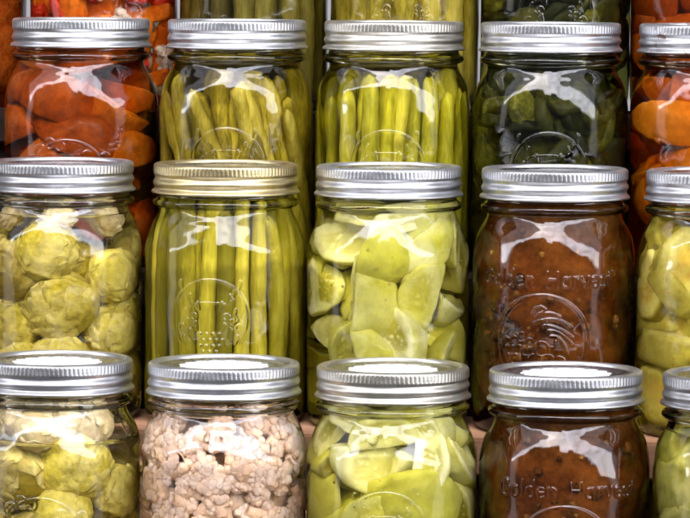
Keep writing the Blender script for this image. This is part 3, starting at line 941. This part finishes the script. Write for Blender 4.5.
j, F = new_jar('jar_of_green_tomatoes', 'second row jar of pale green tomato wedges, silver band without sticker', g2, B(2), b, z, VIEW - 2, 'plain', 107, 'yellow', 'tin')
kit_tomato(F, G(18), [(-14, 104, 12), (14, 106, 11), (-26, 89, 14), (-3, 82, 14), (17.5, 87, 16), (-10, 57, 18), (19, 68, 14), (8, 47, 16), (-27, 42, 15), (31, 93, 11), (4, 100, 11), (-32, 66, 12), (28, 46, 14), (-8, 35, 13)], M['tomato'])
bubbles(F, 12, G(4), 40, 90)

j, F = new_jar('jar_of_amber_relish', 'second row jar of amber relish with moulded horn of plenty emblem, silver band without sticker', g2, B(3), b, z, VIEW - 4, 'harvest', 112, 'amber', 'tin')
amber(F, G(32), True)

j, F = new_jar('jar_of_squash', 'jar of thick round yellow squash slices at the right edge of the second row', g2, B(4), b, z, VIEW, 'plain', 105, 'yellow', 'tin')
g = G(15)
for i, (x, zz, s, rr) in enumerate([(-18, 82, 17, (82, 0, -12)), (-26, 42, 17, (6, 8, 0)), (-30, 96, 10, (60, 30, 0)), (8, 60, 18, (20, 10, 0)), (2, 36, 16, (10, -12, 0)), (14, 88, 16, (80, 0, 20)), (-27, 16, 15, (80, 10, -40)), (-33, 66, 12, (70, 0, -60))]):
    F.front('squash_slice', 'slab', i % 4, M['squash'], x, zz, s, euler_m(*rr), 15)
F.scatter('squash_slice', 'slab', [M['squash']], 18, 15, 15, 12, 25, 12, 92, g, 0.8, variants=4)

# ---- third row
def Cc(i): return [-171.1, -89.8, -9.0, 70.9, 150.9][i]
b, z = ROWS[3]
j, F = new_jar('jar_of_peaches', 'third row jar of dark orange red fruit slices in red syrup at the left', g3, Cc(0), b, z, VIEW - 3, 'scroll', 106, 'red', 'tin')
kit_peach(F, G(51), [(2, 104, 12), (-18, 103, 11), (-9, 87, 15), (17, 81, 14), (6, 66, 16), (-25, 93, 12), (31, 86, 12), (-29, 74, 13), (-14, 58, 14), (24, 60, 14)], M['peach_red'])
bubbles(F, 14, G(7), 55, 92)

j, F = new_jar('jar_of_green_beans', 'third row jar of leaning olive green beans under a silver band', g3, Cc(1), b, z, VIEW - 3, 'wreath', 107, 'yellow', 'tin')
kit_beans(F, G(41), M['bean_olive'], 104, 4.6, 17, 7.0, 94, 0.92, 0.06, 30.5, -15)

j, F = new_jar('jar_of_pickle_spears', 'jar of bright yellow green spears with pointed tops under a warm silver band', g3, Cc(2), b, z, VIEW - 2, 'wreath', 107, 'yellow', 'tin_warm')
g = G(61)
standing(F, 'pickle_spear', M['spear'], 12, 30.0, 93, 5.6, g, 101, 4.0, 0.55, lump_=0.03)
standing(F, 'pickle_spear', M['spear'], 8, 21.0, 96, 8.0, g, 100, 3.0, 0.6, lump_=0.03)
standing(F, 'pickle_spear', M['spear'], 6, 30.0, 92, 7.4, g, 97, 3.0, 0.4, ph0=2.0, ph1=2 * PI - 2.0, lump_=0.03)
standing(F, 'pickle_spear', M['spear'], 6, 15.0, 95, 7.6, g, 99, 2.0, 0.6, ph0=-PI, ph1=PI, lump_=0.03)

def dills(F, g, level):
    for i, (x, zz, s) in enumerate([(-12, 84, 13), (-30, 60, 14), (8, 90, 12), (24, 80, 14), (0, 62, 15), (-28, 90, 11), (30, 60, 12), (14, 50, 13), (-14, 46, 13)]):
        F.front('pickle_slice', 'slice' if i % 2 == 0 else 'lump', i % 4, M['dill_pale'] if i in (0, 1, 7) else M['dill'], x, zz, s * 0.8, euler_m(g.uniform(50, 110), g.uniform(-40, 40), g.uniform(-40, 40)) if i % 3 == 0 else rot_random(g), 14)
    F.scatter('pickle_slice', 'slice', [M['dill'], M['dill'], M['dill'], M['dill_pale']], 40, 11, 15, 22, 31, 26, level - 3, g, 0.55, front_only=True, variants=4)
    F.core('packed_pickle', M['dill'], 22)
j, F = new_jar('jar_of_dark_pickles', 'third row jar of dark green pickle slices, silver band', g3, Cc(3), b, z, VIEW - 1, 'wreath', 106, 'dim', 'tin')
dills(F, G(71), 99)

j, F = new_jar('jar_of_peaches', 'jar of bright orange peach halves under a spotted silver band at the right edge', g3, Cc(4), b, z, VIEW, 'plain', 106, 'red', 'tin_spot')
kit_peach(F, G(52), [(-18, 78, 18), (-31, 92, 12), (8, 84, 17), (-4, 54, 17), (-30, 56, 14), (26, 70, 16)], M['peach'])

# ---- back row
def D(i): return [-259.4, -176.5, -94.6, -13.6, 66.5, 145.6][i]
b, z = ROWS[4]
j, F = new_jar('jar_of_red_relish', 'back row jar of mottled red orange relish, only partly in view at far left', g4, D(0), b, z, VIEW, 'plain', 99, 'red', 'tin')
F.core('red_relish', M['red_relish'], 34, 4.5, 98)

j, F = new_jar('jar_of_mixed_vegetables', 'back row jar of orange carrots, red pepper and cauliflower', g4, D(1), b, z, VIEW, 'plain', 99, 'clear', 'tin')
g = G(81)
for i, (x, zz, s, rr) in enumerate([(-26, 66, 20, (0, 8, 0)), (-14, 64, 18, (0, -10, 40)), (26, 50, 15, (0, 80, 0)), (30, 30, 16, (0, 5, 0)), (-8, 40, 16, (0, 60, 0)), (-30, 34, 16, (0, -8, 0)), (8, 30, 16, (0, 88, 0)), (34, 44, 13, (0, 30, 0)), (-22, 18, 14, (0, 70, 0)), (26, 14, 14, (0, 70, 0))]):
    F.front('carrot_stick', 'stick', i % 4, M['carrot'], x, zz, s, euler_m(*rr), 16)
for i, (x, zz, s) in enumerate([(0, 66, 12), (-6, 84, 10), (31, 26, 11), (10, 46, 9), (33, 12, 9)]):
    F.front('cauliflower_floret', 'floret', i % 6, M['cauli'], x, zz, s, euler_m(70, 20 * i, 30 * i), 10)
for i, (x, zz, s) in enumerate([(16, 72, 10), (22, 62, 8), (34, 60, 8), (-30, 88, 10), (-34, 50, 8)]):
    F.front('pepper_piece', 'lump', i % 5, M['pepper'], x, zz, s, rot_random(g), 13)
F.core('packed_carrot', M['carrot'], 19)
F.scatter('carrot_stick', 'stick', [M['carrot'], M['carrot'], M['pepper']], 26, 13, 16, 12, 27, 12, 90, g, 0.6, variants=4)

j, F = new_jar('jar_of_green_beans', 'back row jar of dull olive beans, second from the red relish jar', g4, D(2), b, z, VIEW, 'plain', 107, 'yellow', 'tin')
kit_beans(F, G(42), M['bean_dull'], 98, 6.2, 10, 2.5, 92)
j, F = new_jar('jar_of_green_beans', 'back row jar of yellow green beans behind the jar of bright spears', g4, D(3), b, z, VIEW, 'wreath', 107, 'yellow', 'tin')
kit_beans(F, G(43), M['bean_olive'], 98, 6.6, 9, 2.0, 92)
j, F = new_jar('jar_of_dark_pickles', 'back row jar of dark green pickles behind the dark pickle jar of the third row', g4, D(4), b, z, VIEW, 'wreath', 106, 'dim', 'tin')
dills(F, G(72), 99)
j, F = new_jar('jar_of_peaches', 'back row jar of deep orange red peaches at the right edge', g4, D(5), b, z, VIEW, 'plain', 99, 'red', 'tin')
kit_peach(F, G(53), [(-18, 80, 15), (-31, 62, 14), (0, 62, 16), (12, 80, 14), (-10, 40, 16), (-30, 30, 14), (20, 40, 15)], M['peach_red'])

# ------------------------------------------------------------------ the stepped rack
rack = bpy.data.objects.new('stepped_rack', None)
C.objects.link(rack)
rack['label'] = 'pale pine stepped rack whose front board edges show between the jars'
rack['category'] = 'display rack'
def board(name, x0, x1, y0, y1, z0, z1):
    import bmesh
    bm = bmesh.new()
    bmesh.ops.create_cube(bm, size=1)
    for v in bm.verts:
        v.co = Vector(((x0 + x1) / 2 + v.co.x * (x1 - x0), (y0 + y1) / 2 + v.co.y * (y1 - y0), (z0 + z1) / 2 + v.co.z * (z1 - z0))) * MM
    bmesh.ops.bevel(bm, geom=bm.edges[:], offset=1.2 * MM, segments=2, affect='EDGES')
    me = bpy.data.meshes.new(name)
    bm.to_mesh(me); bm.free()
    me.materials.append(M['wood'] if name == 'shelf_board' and z1 < 150 else M['wood_shade_tone'])  # upper shelves, risers and ends carry painted-in shade
    o = bpy.data.objects.new(name, me)
    C.objects.link(o); o.parent = rack
    return o
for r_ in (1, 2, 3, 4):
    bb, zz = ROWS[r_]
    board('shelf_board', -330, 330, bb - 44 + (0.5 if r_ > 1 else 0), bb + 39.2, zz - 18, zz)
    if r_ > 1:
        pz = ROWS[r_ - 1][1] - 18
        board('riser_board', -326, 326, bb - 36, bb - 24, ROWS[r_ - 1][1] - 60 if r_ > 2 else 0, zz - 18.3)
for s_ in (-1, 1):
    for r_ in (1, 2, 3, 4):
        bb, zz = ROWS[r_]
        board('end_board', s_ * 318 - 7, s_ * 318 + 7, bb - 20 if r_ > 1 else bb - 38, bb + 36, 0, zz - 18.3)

# ------------------------------------------------------------------ daylight seen from under a stall roof
W = bpy.data.worlds.new('World')
scene.world = W
W.use_nodes = True
nt = W.node_tree
nt.nodes.clear()
out = N(nt, 'ShaderNodeOutputWorld')
bg = N(nt, 'ShaderNodeBackground')
sky = N(nt, 'ShaderNodeTexSky', sky_type='NISHITA', sun_disc=False)
SUN_EL, SUN_AZ = 52, 200
sky.sun_elevation = math.radians(SUN_EL)
sky.sun_rotation = math.radians(SUN_AZ)
tc = N(nt, 'ShaderNodeTexCoord')
sx = N(nt, 'ShaderNodeSeparateXYZ')
nt.links.new(tc.outputs['Generated'], sx.inputs[0])
X, Y, Z = sx.outputs
az = math_n(nt, 'DEGREES', math_n(nt, 'ARCTAN2', X, math_n(nt, 'MULTIPLY', Y, -1.0)))    # 0 = towards the camera, + = to its left as seen from the jars
el = math_n(nt, 'DEGREES', math_n(nt, 'ARCSINE', Z))
# skyline of trees and roofs that the glass mirrors
lo = N(nt, 'ShaderNodeFloatCurve')
cv = lo.mapping.curves[0]
pts = [(-90, 40), (-79, 14), (-73, 4), (-66, 9), (-58, 18), (-54, 20), (-46, 30), (-38, 35), (-30, 38), (-20, 42), (-12, 44), (-6, 43), (-4, 35), (2, 34), (6, 39), (14, 37), (22, 30), (30, 27), (38, 18), (46, 12), (56, 4), (64, 1), (72, 0), (76, 14), (82, 16), (90, 40)]
while len(cv.points) < len(pts):
    cv.points.new(0.5, 0.5)
for p_, (x_, y_) in zip(cv.points, pts):
    p_.location = ((x_ + 90) / 180, y_ / 90)
    p_.handle_type = 'VECTOR'
lo.mapping.update()
azn = N(nt, 'ShaderNodeMapRange')
azn.inputs['From Min'].default_value = -90; azn.inputs['From Max'].default_value = 90
nt.links.new(az, azn.inputs['Value'])
nt.links.new(azn.outputs[0], lo.inputs['Value'])
jag = N(nt, 'ShaderNodeTexNoise', Scale=14.0, Detail=4.0)
nt.links.new(tc.outputs['Generated'], jag.inputs['Vector'])
low = math_n(nt, 'ADD', math_n(nt, 'MULTIPLY', lo.outputs[0], 90.0), math_n(nt, 'MULTIPLY', math_n(nt, 'SUBTRACT', jag.outputs['Fac'], 0.5), 6.0))
def step(v, w):
    r = N(nt, 'ShaderNodeMapRange', interpolation_type='SMOOTHSTEP')
    r.inputs['From Min'].default_value = -w; r.inputs['From Max'].default_value = w
    nt.links.new(v, r.inputs['Value'])
    return r.outputs[0]
above = step(math_n(nt, 'SUBTRACT', el, low), 2.2)
roof_edge = 66.0
below = step(math_n(nt, 'SUBTRACT', roof_edge, el), 2.0)
# side flaps of the stall roof: dimmer triangles in the upper corners
flap = step(math_n(nt, 'SUBTRACT', math_n(nt, 'ADD', math_n(nt, 'ADD', 20.0, math_n(nt, 'MULTIPLY', math_n(nt, 'SUBTRACT', 66.0, el), 0.95)), math_n(nt, 'MULTIPLY', step(math_n(nt, 'SUBTRACT', el, 60.5), 2.0), 60.0)), math_n(nt, 'ABSOLUTE', az)), 2.0)
front = step(math_n(nt, 'SUBTRACT', 80.0, math_n(nt, 'ABSOLUTE', az)), 2.0)
opening = math_n(nt, 'MULTIPLY', math_n(nt, 'MULTIPLY', above, below), front)
slot = math_n(nt, 'MULTIPLY', step(math_n(nt, 'SUBTRACT', 6.0, math_n(nt, 'ABSOLUTE', math_n(nt, 'SUBTRACT', math_n(nt, 'ABSOLUTE', az), 70.0))), 2.5),
              step(math_n(nt, 'SUBTRACT', 17.0, math_n(nt, 'ABSOLUTE', math_n(nt, 'ADD', el, 3.0))), 5.0))
opening_ = opening
gainv = math_n(nt, 'MULTIPLY', opening_, math_n(nt, 'ADD', 0.15, math_n(nt, 'MULTIPLY', flap, 0.85)))
skyc = mix(nt, 0.72, sky.outputs[0], (5.5, 5.2, 5.35))
GAIN = 3.3
lit = N(nt, 'ShaderNodeVectorMath', operation='SCALE')
cl = N(nt, 'ShaderNodeTexNoise', Scale=4.5, Detail=4.0)
nt.links.new(tc.outputs['Generated'], cl.inputs['Vector'])
cm = N(nt, 'ShaderNodeMapRange')
for k_, v_ in (('From Min', 0.3), ('From Max', 0.7), ('To Min', 0.55), ('To Max', 1.35)):
    cm.inputs[k_].default_value = v_
nt.links.new(cl.outputs['Fac'], cm.inputs['Value'])
nt.links.new(skyc, lit.inputs[0])
nt.links.new(math_n(nt, 'MULTIPLY', math_n(nt, 'MAXIMUM', math_n(nt, 'MULTIPLY', gainv, cm.outputs[0]), math_n(nt, 'MULTIPLY', slot, 0.15)), GAIN), lit.inputs['Scale'])
# bounce: roof cloth above, ground and stalls below, open daylight behind the rack
amb_fac = step(el, 40.0)
amb = mix(nt, amb_fac, (0.19, 0.19, 0.205), (0.16, 0.155, 0.155))
back = math_n(nt, 'MULTIPLY', step(math_n(nt, 'SUBTRACT', math_n(nt, 'ABSOLUTE', az), 150.0), 8.0), step(math_n(nt, 'SUBTRACT', 14.0, math_n(nt, 'ABSOLUTE', el)), 4.0))
amb = mix(nt, back, amb, (0.45, 0.45, 0.48))
tot = N(nt, 'ShaderNodeVectorMath', operation='ADD')
nt.links.new(lit.outputs[0], tot.inputs[0])
nt.links.new(amb, tot.inputs[1])
nt.links.new(tot.outputs[0], bg.inputs['Color'])
bg.inputs['Strength'].default_value = 1.0
nt.links.new(bg.outputs[0], out.inputs[0])
W.cycles.sampling_method = 'MANUAL'
W.cycles.sample_map_resolution = 1024

# ------------------------------------------------------------------ camera
cam = bpy.data.cameras.new('camera')
co = bpy.data.objects.new('camera', cam)
C.objects.link(co)
cam.sensor_width = 36.0
cam.lens = 3600 / 690 * 36.0
cam.clip_start = 0.05
cam.clip_end = 100
co.location = Vector((216.0, -1645.4, 373.9)) * MM
psi, pit, roll = math.radians(7.8), math.radians(4.75), math.radians(0.41)
fw = Vector((-math.sin(psi) * math.cos(pit), math.cos(psi) * math.cos(pit), -math.sin(pit)))
rt = Vector((math.cos(psi), math.sin(psi), 0))
up = rt.cross(fw)
rt2 = rt * math.cos(roll) + up * math.sin(roll)
up2 = -rt * math.sin(roll) + up * math.cos(roll)
mw = Matrix((rt2, up2, -fw)).transposed().to_4x4()
mw.translation = co.location
co.matrix_world = mw
scene.camera = co

# ------------------------------------------------------------------ render settings
scene.render.engine = 'CYCLES'
scene.view_settings.view_transform = 'Standard'
scene.view_settings.look = 'None'
scene.view_settings.exposure = 0
scene.view_settings.gamma = 1
cy = scene.cycles
cy.max_bounces = 14
cy.diffuse_bounces = 4
cy.glossy_bounces = 5
cy.transmission_bounces = 14
cy.transparent_max_bounces = 8
cy.caustics_reflective = True
cy.caustics_refractive = True
cy.blur_glossy = 0.3
cy.sample_clamp_indirect = 12.0
cy.use_denoising = True
cy.denoiser = 'OPENIMAGEDENOISE'
